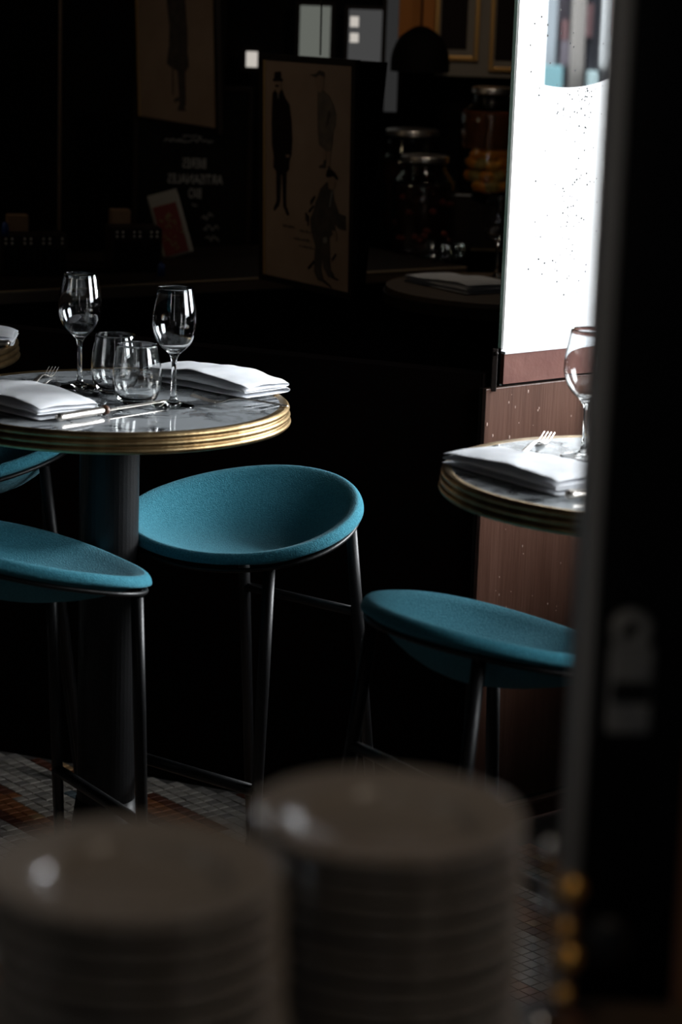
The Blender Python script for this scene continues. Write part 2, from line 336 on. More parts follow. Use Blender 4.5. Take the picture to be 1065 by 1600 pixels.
# ------------------------------------------------------------------ mosaic floor: rows run parallel to the window wall
ROT = WA_ROT; ts = .0265; gap = .0022
ux, uy = V(math.cos(ROT), math.sin(ROT), 0), V(-math.sin(ROT), math.cos(ROT), 0)
def tile_col(i, j):
    # long stripes running across the room (constant i), broken with paler runs
    rnd = random.Random(i*7919+j*104729).random(); k = i % 9
    if k in (0,): base = 'umber'
    elif k in (1, 2): base = 'rust'
    elif k == 3: base = 'umber' if (j//5) % 3 else 'pale'
    elif k in (4, 5, 6): base = 'pale'
    elif k == 7: base = 'slate' if (j//4) % 4 == 0 else 'grey'
    else: base = 'pale' if (j//3) % 2 else 'grey'
    if rnd < .10: base = {'pale': 'grey', 'grey': 'pale', 'rust': 'ochre', 'umber': 'rust', 'slate': 'black'}[base]
    return base
tile_me = {}
for k in TILES:
    bm = nb(-ts/2+gap/2, ts/2-gap/2, -ts/2+gap/2, ts/2-gap/2, -.006, 0)
    me = bpy.data.meshes.new('mosaic_tile'); bmesh.ops.bevel(bm, geom=[e for e in bm.edges if all(v.co.z > -.001 for v in e.verts)], offset=.0012, segments=1, affect='EDGES')
    bm.to_mesh(me); bm.free(); me.materials.append(MATS['tile '+k]); tile_me[k] = me
org = V(-.45, 4.70, 0); cells = []
for i in range(-70, 71):
    for j in range(-70, 71):
        p = org + ux*(i*ts) + uy*(j*ts)
        if not (-2.2 < p.x < 1.2 and 3.6 < p.y < 5.6) or (p.x > .2 and (p-OA).dot(oA) > -.03) or (p-a0).dot(md) > -.02: continue
        d_ = min((p-V(-.60, 4.78, 0)).length, (p-V(-.55, 4.60, 0)).length, (p-V(-.33, 4.68, 0)).length*1.25)
        cells.append((d_, i, j, p))
cells.sort(key=lambda c: c[0])
field = {k: bmesh.new() for k in TILES}
for n_, (d_, i, j, p) in enumerate(cells):
    k = tile_col(i, j)
    if n_ < 290:
        o = bpy.data.objects.new('mosaic_tile', tile_me[k]); C.objects.link(o); o.parent = floor
        o.location = (p.x, p.y, random.uniform(-.0006, .0004)); o.rotation_euler = (0, 0, ROT+random.uniform(-.03, .03))
    else:
        T = Matrix.Translation(p) @ Matrix.Rotation(ROT, 4, 'Z'); h = ts/2-gap/2; bm = field[k]
        vt = [bm.verts.new(T @ V(x, y, 0)) for x, y in ((-h, -h), (h, -h), (h, h), (-h, h))]; bv = [bm.verts.new(v.co-V(0, 0, .006)) for v in vt]
        bm.faces.new(vt)
        for q in range(4): bm.faces.new((vt[q], bv[q], bv[(q+1) % 4], vt[(q+1) % 4]))
mats = list(TILES); big = bmesh.new()
for mi, k in enumerate(mats):
    me = bpy.data.meshes.new('tmp'); field[k].to_mesh(me); field[k].free(); n0 = len(big.faces); big.from_mesh(me); big.faces.ensure_lookup_table()
    for f_ in big.faces[n0:]: f_.material_index = mi
    bpy.data.meshes.remove(me)
stuff(obj('mosaic_field', big, ['tile '+k for k in mats], floor))

# added light blocker on the right, outside the frame: shades the floor and the foot of the window wall
bm = nb(1.12, 1.17, 2.3, 5.22, 0, .97); box(bm, 1.10, 1.19, 2.28, 5.22, .9701, 1.0, bev=.004)
struct(obj('wall_shade_block', bm, 'near black wood'))

# ------------------------------------------------------------------ bistro tables
def rim_profile(R):
    p = [(R-.016, .950), (R-.004, .9515)]
    z = .9505
    for k in range(3):
        o = (0.0, .0015, .003)[k]
        p += [(R-.003+o, z), (R+o, z-.0025), (R+.0012+o, z-.0055), (R+o, z-.0085), (R-.003+o, z-.0110)]
        z -= .0118
    p += [(R-.004, z), (R-.016, z), (R-.016, .950)]
    return p
def make_table(loc, label):
    t = thing('bistro_table', label, 'table', loc, 0, 'round marble bistro tables')
    R = .309
    obj('marble_top', lathe([(0, .950), (R-.016, .950), (R-.016, .918), (0, .918)], 96), 'marble', t)
    o = obj('brass_rim', lathe(rim_profile(R), 128), 'brass', t, smooth=True); o['label'] = 'triple banded brass rim'
    obj('column', lathe([(.052, .2255), (.052, .917), (.0, .917)], 40), 'black metal', t, smooth=False)
    obj('top_plate', lathe([(0, .9175), (.13, .9175), (.13, .909), (.06, .900), (.0521, .900)], 40), 'black metal', t)
    obj('base', lathe([(0, 0), (.105, 0), (.108, .010), (.100, .020), (.084, .045), (.072, .09), (.063, .16), (.0535, .225), (0, .225)], 48), 'black metal', t, smooth=True)
    return t
T1 = make_table((-.405, 4.086, 0), 'round white marble table with brass rim holding two wine glasses and two tumblers')
T1.rotation_euler = (0, 0, 2.0)
TR = dup(T1, (.461, 3.600, 0), .9, 'round marble table with brass rim in front of the window, cut by the dark door')
TL = dup(T1, (-.955, 4.655, 0), 3.7, 'round table showing only a piece of brass rim at the left margin of the photo')

# ------------------------------------------------------------------ bar stools
A_, B_, HF, HB, Q_, KT = .223, .200, .703, .789, .88, .15
ZP = .676
def rimpt(th, k=1.0, e=0.0):
    s, c = math.sin(th), math.cos(th); n_ = 2.1
    X = A_*math.copysign(abs(c)**(2/n_), c); Y = B_*math.copysign(abs(s)**(2/n_), s)
    X *= 1+KT*Y/B_
    L = math.hypot(X, Y); f_ = k + e/L
    return X*f_, Y*f_
def rimz(th): return HF + (HB-HF)*((1-math.sin(th))/2)**Q_
def make_stool(loc, rotz, label):
    t = thing('bar_stool', label, 'stool', loc, rotz, 'teal felt bar stools')
    N = 96; bm = bmesh.new(); rings = []
    ks = [0.12, .25, .38, .50, .60, .70, .78, .85, .91, .955]
    lipr = .0115
    for k in ks: rings.append([(k, 0, None, 0)]*0 or ('in', k))
    for a in range(9): rings.append(('lip', PI*(.36+.64*a/8)))
    for k in (.90, .84, .76, .66, .54, .40, .25, .12): rings.append(('out', k))
    def bowl(th, k):
        zr = rimz(th)
        return ZP + (zr-.0022-ZP)*(k/.965)**2.5
    vr = []
    for kind, q in rings:
        row = []
        for i in range(N):
            th = 2*PI*i/N
            if kind == 'in': x, y = rimpt(th, q*(1-1.43*lipr/.21)); z = bowl(th, q)
            elif kind == 'lip':
                x, y = rimpt(th, 1.0, -lipr - lipr*math.cos(q)); z = rimz(th) - lipr + lipr*math.sin(q)*1.0
                if q > PI*.5: z = rimz(th)-lipr+lipr*math.sin(q) - .006*(q/PI-.5)*2
            else: x, y = rimpt(th, q*.98); z = min(bowl(th, q) - .015, rimz(th)-.018 - .0) if q > .8 else bowl(th, q)-.015
            row.append(bm.verts.new(V(x, y, z)))
        vr.append(row)
    for a, b in zip(vr, vr[1:]):
        for i in range(N): bm.faces.new((a[i], a[(i+1) % N], b[(i+1) % N], b[i]))
    for row, z in ((vr[0], ZP), (vr[-1], ZP-.015)):
        c = bm.verts.new(V(0, 0, z))
        for i in range(N): bm.faces.new((row[i], row[(i+1) % N], c))
    obj('seat_shell', bm, 'felt', t, smooth=True)
    obj('seat_frame', tube(bmesh.new(), [(*rimpt(2*PI*i/72, .955), rimz(2*PI*i/72)-.030) for i in range(72)], .0042, 8, closed=True), 'black metal', t, smooth=True)
    def legtop(sx, sy):
        th = math.atan2(sy*.142/B_, sx*.150/A_); x, y = rimpt(th, .90); return V(x, y, rimz(th)-.032)
    def legbot(sx, sy): return V(sx*.155, .160 if sy > 0 else -.225, .004)
    for sx in (-1, 1):
        for sy in (1, -1):
            a, b = legtop(sx, sy), legbot(sx, sy)
            lg = obj('leg', tube(bmesh.new(), [a, a.lerp(b, .3), b], [.0105, .0110, .0090], 14), 'black metal', t, smooth=True)
            obj('foot_cap', lathe([(0, 0), (.0115, 0), (.0115, .012), (.0097, .014), (.0097, .0145)], 14, T=Matrix.Translation(b-V(0, 0, .004))), 'black matte', lg)
            n_ = a.copy(); n_.z = 0; n_.normalize()
            obj('bracket', tube(bmesh.new(), [a+V(0, 0, -.012), a+n_*.012+V(0, 0, .004)], [.006, .005], 8), 'black metal', lg)
    def at(sx, sy, z):
        a, b = legtop(sx, sy), legbot(sx, sy); return a.lerp(b, (a.z-z)/(a.z-b.z))
    for sy, z, r_ in ((1, .285, .0105), (-1, .545, .009)):
        obj('stretcher', tube(bmesh.new(), [at(-1, sy, z), at(1, sy, z)], r_, 12), 'black metal', t, smooth=True)
    return t
S2 = make_stool((-.165, 4.184, 0), 2.5, 'teal felt bar stool whose lit seat opens towards the camera, right of the table column')
S1 = dup(S2, (-.525, 3.84, 0), -.98, 'teal stool seen from behind under the left table, its lip pointing right')
S3 = dup(S2, (.235, 3.452, 0), -.93, 'grey teal felt bar stool seen from behind, under the table by the window')
S4 = dup(S2, (-.725, 4.60, 0), 1.75, 'dim teal stool, only its seat rim showing under the left end of the table')

# ------------------------------------------------------------------ glassware
def wine_glass_bm():
    out = [(0, 0), (.0325, 0), (.0335, .001), (.0325, .002), (.020, .0040), (.010, .0075), (.0056, .014), (.0042, .030), (.0038, .055), (.0042, .075), (.0068, .086),
           (.014, .0945), (.0235, .104), (.0315, .118), (.0355, .133), (.0362, .145), (.0352, .160), (.0325, .177), (.0285, .2015)]
    inn = [(.0283, .2020), (.0277, .2015), (.0317, .177), (.0344, .160), (.0354, .145), (.0347, .133), (.0307, .1185), (.0227, .1050), (.0130, .0968), (.005, .0940), (0, .0936)]
    return lathe([(r_*1.065, z_) for r_, z_ in smoothcurve(out, 3)+smoothcurve(inn, 3)], 56)
def tumbler_bm():
    out = [(0, .0), (.020, .0), (.0245, .0012), (.0300, .008), (.0345, .020), (.0368, .034), (.0370, .046), (.0356, .064), (.0325, .083), (.0302, .097)]
    inn = [(.0298, .0974), (.0294, .097), (.0317, .083), (.0348, .064), (.0361, .046), (.0358, .034), (.0332, .021), (.028, .012), (.020, .0075), (0, .0065)]
    return lathe([(r_*1.15, z_*1.05) for r_, z_ in smoothcurve(out, 3)+smoothcurve(inn, 3)], 56)
ZT = .9506
WG = obj('wine_glass', wine_glass_bm(), 'clear glass', smooth=True, loc=(-.470, 4.189, ZT)); tag(WG, 'stemmed wine glass standing left of the tumblers on the marble table', 'glass', 'wine glasses')
def wg(loc, label):
    o = WG.copy(); C.objects.link(o); o.location = loc; o['label'] = label; return o
wg((-.293, 4.045, ZT), 'stemmed wine glass near the front of the marble table, just right of the tumblers')
wg((.380, 3.723, ZT), 'wine glass standing before the brown window panel, half cut by the dark door')
TB = obj('tumbler', tumbler_bm(), 'clear glass', smooth=True, loc=(-.404, 4.156, ZT)); tag(TB, 'stemless tumbler further back, behind the other tumbler', 'glass', 'stemless tumblers')
def tbl(loc, label):
    o = TB.copy(); C.objects.link(o); o.location = loc; o['label'] = label; return o
tbl((-.357, 4.058, ZT), 'stemless tumbler in front, overlapping the one behind it')
tbl((.432, 3.775, ZT), 'tumbler almost hidden behind the dark door edge on the window table')

# ------------------------------------------------------------------ napkins
def napkin(name, cx, cy, rot, L, Wd, Hh, label, seed, z=ZT, layers=4, skew=0.0):
    rng = random.Random(seed); bm = bmesh.new(); NL, NW = 30, 12
    t = Hh/layers; prof = []
    for l in range(layers):
        zc = t*(l+.42); vs_ = [-1+2*k/NW for k in range(NW+1)]
        if l % 2: vs_ = vs_[::-1]
        for v in vs_: prof.append((v*Wd/2*(1-.035*(l % 3)), zc))
        if l < layers-1:
            sgn = 1 if l % 2 == 0 else -1
            for a in (-.35, 0, .35): prof.append((sgn*(Wd/2*(1-.03*(l % 3)) + t*.42*math.cos(a*2.2)), zc+t*.5+t*.45*math.sin(a*2.2)))
    rows = []; ph = rng.uniform(0, 6)
    for i in range(NL+1):
        s = -1+2*i/NL; row = []
        for k, (v, zc) in enumerate(prof):
            h = zc/Hh
            nz = noise.noise(V(s*1.6+seed, v*9, seed*3.1))*.30 + noise.noise(V(s*4+seed, v*22, h*2))*.12
            puff = 1+.22*math.sin(s*2.6+ph)*h - .12*h*(abs(v)/(Wd/2))**2
            zz = zc*puff + nz*Hh*.5*h
            edge = max(0, abs(s)-.86)/.14
            if h > .3: zz -= edge*edge*Hh*.13*h
            ll = s*L/2*(1-.018*(k//(NW+4) % 2)) + noise.noise(V(v*16, h*5, seed+s*.5))*.004 + skew*v*h
            row.append(bm.verts.new(V(ll, v + noise.noise(V(s*3+seed, h*2, 5))*.006*h, max(zz, .0012))))
        rows.append(row)
    for a, b in zip(rows, rows[1:]):
        for k in range(len(prof)-1): bm.faces.new((a[k], b[k], b[k+1], a[k+1]))
    o = obj(name, bm, 'linen', smooth=True, loc=(cx, cy, z), rotz=rot)
    m = o.modifiers.new('thick', 'SOLIDIFY'); m.thickness = .0018; m.offset = 1
    m = o.modifiers.new('sub', 'SUBSURF'); m.levels = 1; m.render_levels = 1
    return tag(o, label, 'napkin', 'folded white napkins')
napkin('folded_napkin', -.235, 4.248, math.radians(-41), .262, .108, .035, 'folded white napkin behind the front wine glass, at the right of the marble table', 3)
napkin('folded_napkin', -.548, 3.992, math.radians(-45), .262, .122, .032, 'folded white napkin beside the knife handle, at the left of the marble table', 8)
napkin('folded_napkin', .277, 3.556, math.radians(-53), .270, .112, .030, 'folded white linen napkin on the table by the window', 14)
napkin('folded_napkin', -.785, 4.665, math.radians(4), .27, .125, .026, 'greyish napkin in the shade on the table cut by the left margin', 21)

# ------------------------------------------------------------------ cutlery
def fork(x, y, ang, label, L=.19, z=ZT):
    t = thing('dinner_fork', label, 'fork', (x, y, z), ang, 'dinner forks')   # local origin at the tine tips, handle along +x
    prof = [(0, .0115), (.012, .0085), (.030, .0036), (.045, .0016), (.056, .0030), (.070, .0078), (.090, .0100), (.12, .0082), (.155, .0045), (L, .0022)]
    for k in range(4):
        yy = (k-1.5)*.0058
        pts = [(a, yy*(1 if a < .036 else .9), b) for a, b in smoothcurve(prof[:4], 4)]
        obj('tine', tube(bmesh.new(), pts, [.0006]+[.0010]*(len(pts)-2)+[.0013], 6), 'steel', t, smooth=True)
    bm = bmesh.new(); c = smoothcurve(prof[3:], 6); rows = []
    for a, b in c:
        wd = .0096 if a < .052 else (.0096-(a-.052)/.016*.0064 if a < .068 else .0030+(a-.068)*.038)
        if a > L-.012: wd *= math.sqrt(max(0.05, 1-((a-(L-.012))/.0125)**2))
        rows.append([bm.verts.new(V(a, v*wd, b+h)) for v, h in ((-1, 0), (-.6, .0012), (0, .0016), (.6, .0012), (1, 0), (.6, -.0008), (-.6, -.0008))])
    for a, b in zip(rows, rows[1:]):
        for k in range(7): bm.faces.new((a[k], a[(k+1) % 7], b[(k+1) % 7], b[k]))
    bm.faces.new(rows[0]); bm.faces.new(rows[-1])
    obj('handle', bm, 'steel', t, smooth=True)
    return t
fork(-.266, 4.092, math.atan2(4.062-4.092, -.100+.266), 'steel fork with raised tines beside the right napkin on the marble table', L=.172)
fork(-.533, 4.332, math.radians(-97.5), 'steel fork with its tines showing behind the left napkin')
fork(.337, 3.862, math.radians(-110), 'dark looking fork lying between napkin and glass on the window table')
def knife(x, y, ang, label, z=ZT):
    t = thing('table_knife', label, 'knife', (x, y, z), ang, 'table knives')
    pr = [(0, 0), (.0055, .0005), (.0068, .004), (.0068, .009), (.0060, .012), (.0072, .055), (.0066, .094), (.0056, .100), (.0056, .102), (0, .102)]
    T = Matrix.Translation(V(0, 0, .0075)) @ Matrix.Rotation(PI/2, 4, 'Y') @ Matrix.Scale(1.25, 4, V(0, 1, 0))
    obj('handle', lathe(pr, 18, T=T), 'steel', t, smooth=True)
    b = obj('bolster', lathe([(0, .1022), (.0070, .1022), (.0085, .106), (.0070, .111), (.0045, .114), (0, .114)], 18, T=T), 'horn', t, smooth=True); b['label'] = 'dark bolster between handle and blade'
    bm = bmesh.new()
    pts = [(.113, -.006), (.113, .006), (.16, .0072), (.21, .0080), (.235, .0082), (.250, .0062), (.258, .0015), (.252, -.0045), (.236, -.0060), (.16, -.0062)]
    polyprism(bm, pts, .0062, .0076)
    obj('blade', bm, 'steel', t)
    return t
knife(-.469, 3.861, math.atan2(.210, .179), 'steel knife with cylindrical handle beside the left napkin on the marble table')
knife(.326, 3.402, math.radians(24), 'table knife with its handle end just past the napkin on the window table')
knife(-.652, 4.606, math.radians(178), 'table knife under the greyish napkin at the left margin')

# ------------------------------------------------------------------ mirror image of the bar, built as real things behind an opening
uC = V(.996, .690, 0).normalized(); nC = V(-uC.y, uC.x, 0); CROT = math.atan2(uC.y, uC.x)
c0 = V(-.834, 5.714, 0)
t = thing('back_counter', 'dark wooden counter of the mirrored bar, pale front edge', 'counter', c0, CROT)
obj('counter_slab', nb(-.28, 1.40, .004, .62, .872, .905, bev=.003), 'near black wood', t)
obj('counter_edge', nb(-.28, 1.40, -.004, .0035, .874, .9005, bev=.001), 'shelf wood', t)
o = obj('edge_strip', nb(-.28, 1.40, -.005, .0035, .9008, .9048, bev=.001), 'pale edge', t); o['label'] = 'pale strip along the counter edge'
obj('counter_front', nb(-.28, 1.38, .03, .60, 0, .871), 'black matte', t)

def quadframe(name, c, back, border, label, cat, depth=.016, backtop=.09, backbot=.04):
    """c: corners top-left, top-right, bottom-right, bottom-left of the outer frame; back: direction away from the viewer"""
    c = [Vector(p) for p in c]; o = (c[0]+c[1]+c[2]+c[3])/4; o.z = min(p.z for p in c)
    t = thing(name, label, cat, o)
    def P(a, b, d=0.0): return (c[0].lerp(c[1], a)).lerp(c[3].lerp(c[2], a), b) + back*d - o
    W = (c[1]-c[0]).length; H = (c[3]-c[0]).length; ba, bb = border/W, border/H
    bm = bmesh.new()
    def slab(a0, a1, b0, b1, d0, d1):
        q = [bm.verts.new(P(a, b, d)) for d in (d0, d1) for a, b in ((a0, b0), (a1, b0), (a1, b1), (a0, b1))]
        for f_ in ((0, 1, 2, 3), (7, 6, 5, 4), (0, 4, 5, 1), (1, 5, 6, 2), (2, 6, 7, 3), (3, 7, 4, 0)): bm.faces.new([q[i] for i in f_])
    slab(0, 1, 0, bb, 0, depth); slab(0, 1, 1-bb, 1, 0, depth); slab(0, ba, bb, 1-bb, 0, depth); slab(1-ba, 1, bb, 1-bb, 0, depth)
    obj('frame', bm, 'near black wood', t)
    bm = bmesh.new(); slab(ba, 1-ba, bb, 1-bb, .005, .008); obj('sheet', bm, 'poster paper', t)
    bm = bmesh.new(); slab(ba, ba+.0045/W, bb, 1-bb, .002, .0048); obj('mount_edge', bm, 'poster edge', t)
    bm = bmesh.new()
    q = [bm.verts.new(P(a, b, d)) for a, b, d in ((.02, .01, depth+.0005), (.98, .01, depth+.0005), (.98, .99, depth+.0005), (.02, .99, depth+.0005), (.02, .01, backtop), (.98, .01, backtop), (.98, .99, backbot), (.02, .99, backbot))]
    for f_ in ((0, 1, 2, 3), (7, 6, 5, 4), (0, 4, 5, 1), (1, 5, 6, 2), (2, 6, 7, 3), (3, 7, 4, 0)): bm.faces.new([q[i] for i in f_])
    obj('backing', bm, 'black matte', t)
    def fig(nm, shapes):
        root = None
        for m_, pts, dd in shapes:
            bm = bmesh.new(); n_ = len(pts)
            if n_ == 2:
                (x0, y0), (x1, y1) = pts; w_ = .006; pts = [(x0, y0), (x0+w_, y0), (x1+w_, y1), (x1, y1)]; n_ = 4
            f0 = [bm.verts.new(P(ba+(1-2*ba)*x, bb+(1-2*bb)*y, -.0002+.0036-dd)) for x, y in pts]; f1 = [bm.verts.new(v.co+back*.0004) for v in f0]
            for tri in tessellate_polygon([[Vector((x, y, 0)) for x, y in pts]]):
                bm.faces.new([f0[i] for i in tri]); bm.faces.new([f1[i] for i in reversed(tri)])
            for i in range(n_): bm.faces.new((f0[i], f0[(i+1) % n_], f1[(i+1) % n_], f1[i]))
            x = obj(nm if root is None else 'printed_detail', bm, m_, t if root is None else root)
            root = root or x
        return root
    return t, fig
back1 = V(.772, .636, 0)
pA, figA = quadframe('framed_poster', [(-.240, 5.995, 1.475), (-.002, 5.706, 1.478), (.008, 5.694, .915), (-.225, 5.977, .921)], back1, .0150,
    'large black framed poster of three drawn gentlemen, hanging before the jars', 'poster', backtop=.105, backbot=.045)
f = figA('printed_figure', [
    ('ink black', [(.105, .150), (.150, .122), (.215, .130), (.250, .165), (.300, .195), (.325, .27), (.335, .36), (.325, .425), (.300, .455), (.30, .49), (.27, .505), (.265, .62), (.27, .665), (.305, .70), (.28, .705), (.235, .665), (.22, .52), (.205, .52), (.195, .64), (.18, .665), (.125, .695), (.12, .68), (.155, .645), (.15, .51), (.115, .49), (.12, .44), (.10, .39), (.095, .28), (.10, .20)], 0),
    ('ink skin', [(.130, .090), (.205, .090), (.205, .130), (.175, .155), (.140, .135)], .0002),
    ('ink black', [(.110, .085), (.125, .080), (.130, .052), (.200, .047), (.205, .078), (.228, .082), (.225, .092), (.11, .095)], .0004),
    ('ink black', [(.135, .112), (.175, .108), (.180, .118), (.140, .121)], .0005),
    ('white paper', [(.165, .152), (.180, .150), (.178, .172), (.170, .172)], .0004),
    ('ink skin', [(.265, .425), (.305, .422), (.310, .435), (.270, .438)], .0005)]); f['label'] = 'gentleman in a top hat and long black coat'
f = figA('printed_figure', [
    ('ink grey', [(.62, .125), (.675, .115), (.74, .135), (.80, .175), (.83, .225), (.82, .27), (.80, .29), (.79, .35), (.78, .385), (.72, .385), (.64, .36), (.625, .30), (.62, .20)], 0),
    ('ink skin', [(.58, .058), (.68, .05), (.69, .09), (.665, .125), (.62, .125), (.60, .095)], .0002),
    ('ink dark', [(.53, .052), (.60, .045), (.64, .028), (.69, .035), (.70, .055), (.64, .050), (.60, .062)], .0004),
    ('ink skin', [(.68, .385), (.725, .385), (.72, .43), (.695, .43)], .0001), ('ink skin', [(.735, .385), (.775, .382), (.765, .455), (.745, .455)], .0001),
    ('ink dark', [(.70, .425), (.725, .425), (.72, .462), (.65, .465), (.645, .455), (.69, .445)], .0003), ('ink dark', [(.745, .45), (.77, .452), (.775, .485), (.755, .495), (.745, .475)], .0003),
    ('ink dark', [(.735, .23), (.75, .20), (.765, .225), (.74, .26), (.72, .285)], .0003)]); f['label'] = 'man in a cap and pale grey coat seen sideways'
f = figA('printed_figure', [
    ('ink dark', [(.63, .60), (.66, .56), (.735, .52), (.80, .545), (.82, .60), (.875, .655), (.95, .66), (.955, .725), (.88, .725), (.83, .705), (.835, .735), (.79, .76), (.77, .77), (.78, .87), (.79, .915), (.83, .935), (.82, .95), (.76, .948), (.705, .91), (.69, .86), (.68, .92), (.705, .965), (.69, .975), (.645, .975), (.60, .94), (.60, .88), (.61, .82), (.56, .755), (.55, .70), (.59, .66), (.605, .625)], 0),
    ('ink skin', [(.745, .495), (.83, .50), (.835, .535), (.80, .555), (.755, .55)], .0002),
    ('ink black', [(.725, .495), (.735, .470), (.78, .462), (.83, .478), (.865, .502), (.85, .506), (.81, .492), (.74, .502)], .0004),
    ('white paper', [(.79, .56), (.805, .556), (.775, .635), (.765, .63)], .0004),
    ('ink skin', [(.80, .735), (.845, .735), (.86, .76), (.845, .785), (.82, .765)], .0003),
    ('white paper', [(.70, .775), (.745, .77), (.745, .795), (.705, .80)], .0003),
    ('ink black', [(.55, .62), (.60, .59), (.605, .60), (.555, .64)], .0003), ('ink black', [(.53, .665), (.585, .635), (.59, .645), (.535, .675)], .0003),
    ('ink black', [(.495, .675), (.51, .675), (.51, .715), (.50, .715)], .0003), ('ink black', [(.52, .685), (.532, .685), (.53, .735), (.52, .735)], .0003),
    ('ink black', [(.525, .925), (.60, .885), (.60, .897), (.535, .935)], .0003), ('ink black', [(.80, .865), (.845, .835), (.85, .842), (.805, .877)], .0003),
    ('ink black', [(.71, .965), (.80, .99), (.80, .998), (.70, .975)], .0003), ('ink black', [(.80, .94), (.88, .95), (.87, .957), (.80, .95)], .0003)]); f['label'] = 'stooping man in a flat cap and dark jacket'
rn = random.Random(5)
for row, (x0, x1, y) in enumerate(((.23, .36, .755), (.42, .56, .765), (.35, .56, .805), (.42, .60, .835))):   # small handwritten strokes
    bm_sh = []
    x = x0
    while x < x1:
        h = rn.uniform(.004, .012); bm_sh.append(('ink grey', [(x, y-h*.4), (x+.008, y-h), (x+.012, y+h*.3), (x+.004, y+h*.4)], .0003)); x += rn.uniform(.011, .020)
    figA('written_line', bm_sh)
bm = tube(bmesh.new(), [(-.086, 5.808, 1.482), (-.098, 5.812, 2.895)], .0022, 8)
o = obj('hanging_wire', bm, 'black metal', None); o.parent = pA; o.matrix_parent_inverse = Matrix.Translation(-pA.location)
pB, figB = quadframe('framed_poster', [(-.654, 7.016, 1.780), (-.398, 6.712, 1.784), (-.373, 6.681, 1.227), (-.631, 6.994, 1.236)], back1, .0135,
    'framed poster high on the left, cut by the top margin, one dark standing figure', 'poster', backtop=.06, backbot=.02)
f = figB('printed_figure', [
    ('ink dark', [(.45, .12), (.52, .10), (.60, .14), (.63, .22), (.64, .36), (.66, .52), (.655, .62), (.67, .70), (.62, .73), (.62, .90), (.60, .915), (.625, .935), (.52, .94), (.51, .93), (.54, .90), (.52, .73), (.42, .71), (.385, .695), (.42, .60), (.43, .50), (.40, .36), (.40, .20)], 0),
    ('ink skin', [(.47, .06), (.54, .06), (.55, .10), (.50, .12), (.465, .10)], .0002), ('ink black', [(.44, .055), (.47, .03), (.54, .03), (.57, .055), (.56, .065), (.45, .065)], .0004),
    ('ink dark', [(.455, .72), (.47, .72), (.465, .86), (.45, .86)], .0003), ('ink dark', [(.47, .88), (.53, .865), (.54, .885), (.475, .90)], .0003)]); f['label'] = 'dark figure with a cane'
bm = tube(bmesh.new(), [(-.52, 6.90, 1.78), (-.52, 6.90, 2.895)], .002, 8)
o = obj('hanging_wire', bm, 'black metal', None); o.parent = pB; o.matrix_parent_inverse = Matrix.Translation(-pB.location)

# blackboard with reversed lettering
t = thing('chalk_board', 'blackboard with reversed white lettering BIERES ARTISANALES BIO below the left poster', 'blackboard', (-.47, 7.10, .70))
obj('board', nb(-.16, .16, 0, .015, 0, .62), 'board black', t)
for x in (-.14, .12): obj('leg', nb(x, x+.02, .002, .02, -.6995, -.0005), 'near black wood', t)
obj('board_frame', box(box(nb(-.175, -.16, -.006, .016, 0, .62), .16, .175, -.006, .016, 0, .62), -.175, .175, -.006, .016, .62, .635), 'near black wood', t)
def lettering(txt, x, z, size, parent, m, name='lettering', mirror=True, sx=.72, rot=(PI/2, 0, 0), loc=None, align='CENTER', extr=.0006):
    cu = bpy.data.curves.new(name, 'FONT'); cu.body = txt; cu.size = size; cu.align_x = align; cu.extrude = extr; cu.resolution_u = 3
    cu.materials.append(MATS[m]); o = bpy.data.objects.new(name, cu); C.objects.link(o); o.parent = parent
    o.location = loc or (x, -.0018, z); o.rotation_euler = (rot[0], rot[1], PI if mirror else rot[2]); o.scale = (sx, 1, 1)
    bpy.context.view_layer.update(); me = bpy.data.meshes.new_from_object(o.evaluated_get(bpy.context.evaluated_depsgraph_get()))
    o2 = bpy.data.objects.new(name, me); C.objects.link(o2); o2.parent = parent; o2.location = o.location; o2.rotation_euler = o.rotation_euler; o2.scale = o.scale
    bpy.data.objects.remove(o); return o2
lettering('BIERES', .005, .396, .041, t, 'chalk', sx=.60); lettering('ARTISANALES', .008, .350, .040, t, 'chalk', sx=.66); lettering('BIO', .008, .308, .041, t, 'chalk', sx=.60)
def squiggle(x0, x1, z, h, parent, seed):
    rn = random.Random(seed); pts = []; x = x0
    while x < x1: pts.append((x, -.002, z+rn.uniform(-h, h))); x += rn.uniform(.0035, .006)
    return obj('chalk_line', tube(bmesh.new(), smoothcurve(pts, 2), .0013, 5), 'chalk', parent)
squiggle(-.085, .06, .475, .006, t, 1); squiggle(-.03, .03, .488, .004, t, 2); squiggle(.0, .02, .288, .003, t, 6)
squiggle(.028, .07, .255, .010, t, 3); squiggle(.035, .085, .222, .009, t, 4); squiggle(.042, .085, .190, .008, t, 5)

# things standing on the back counter
def oncounter(along, depth): return c0 + uC*along + nC*depth
t = thing('snack_packet', 'red and white packet with a seed print leaning on the back counter', 'packet', (-.462, 6.50, .9055), 0)
T = Matrix.Rotation(math.radians(-10), 4, 'X') @ Matrix.Rotation(math.radians(-17), 4, 'Y')
obj('pouch', nb(-.042, .042, -.006, .006, .004, .170, bev=.004, T=T), 'white paper', t)
o = obj('red_panel', nb(-.034, .030, -.0078, -.0062, .010, .146, T=T), 'red paper', t)
bm = bmesh.new()
for i in range(60):
    a = random.random(); x = random.gauss(0, .011*(.5+math.sin(PI*a))); z = .02+.10*a
    if abs(x) < .03: sphere(bm, T @ V(x, -.0082, z), random.uniform(.0022, .004), 1, .3, 1, 6, 4)
stuff(obj('seed_print', bm, 'olive print', o))
obj('seal', nb(-.041, .041, -.003, .003, .1705, .181, T=T), 'white paper', t)
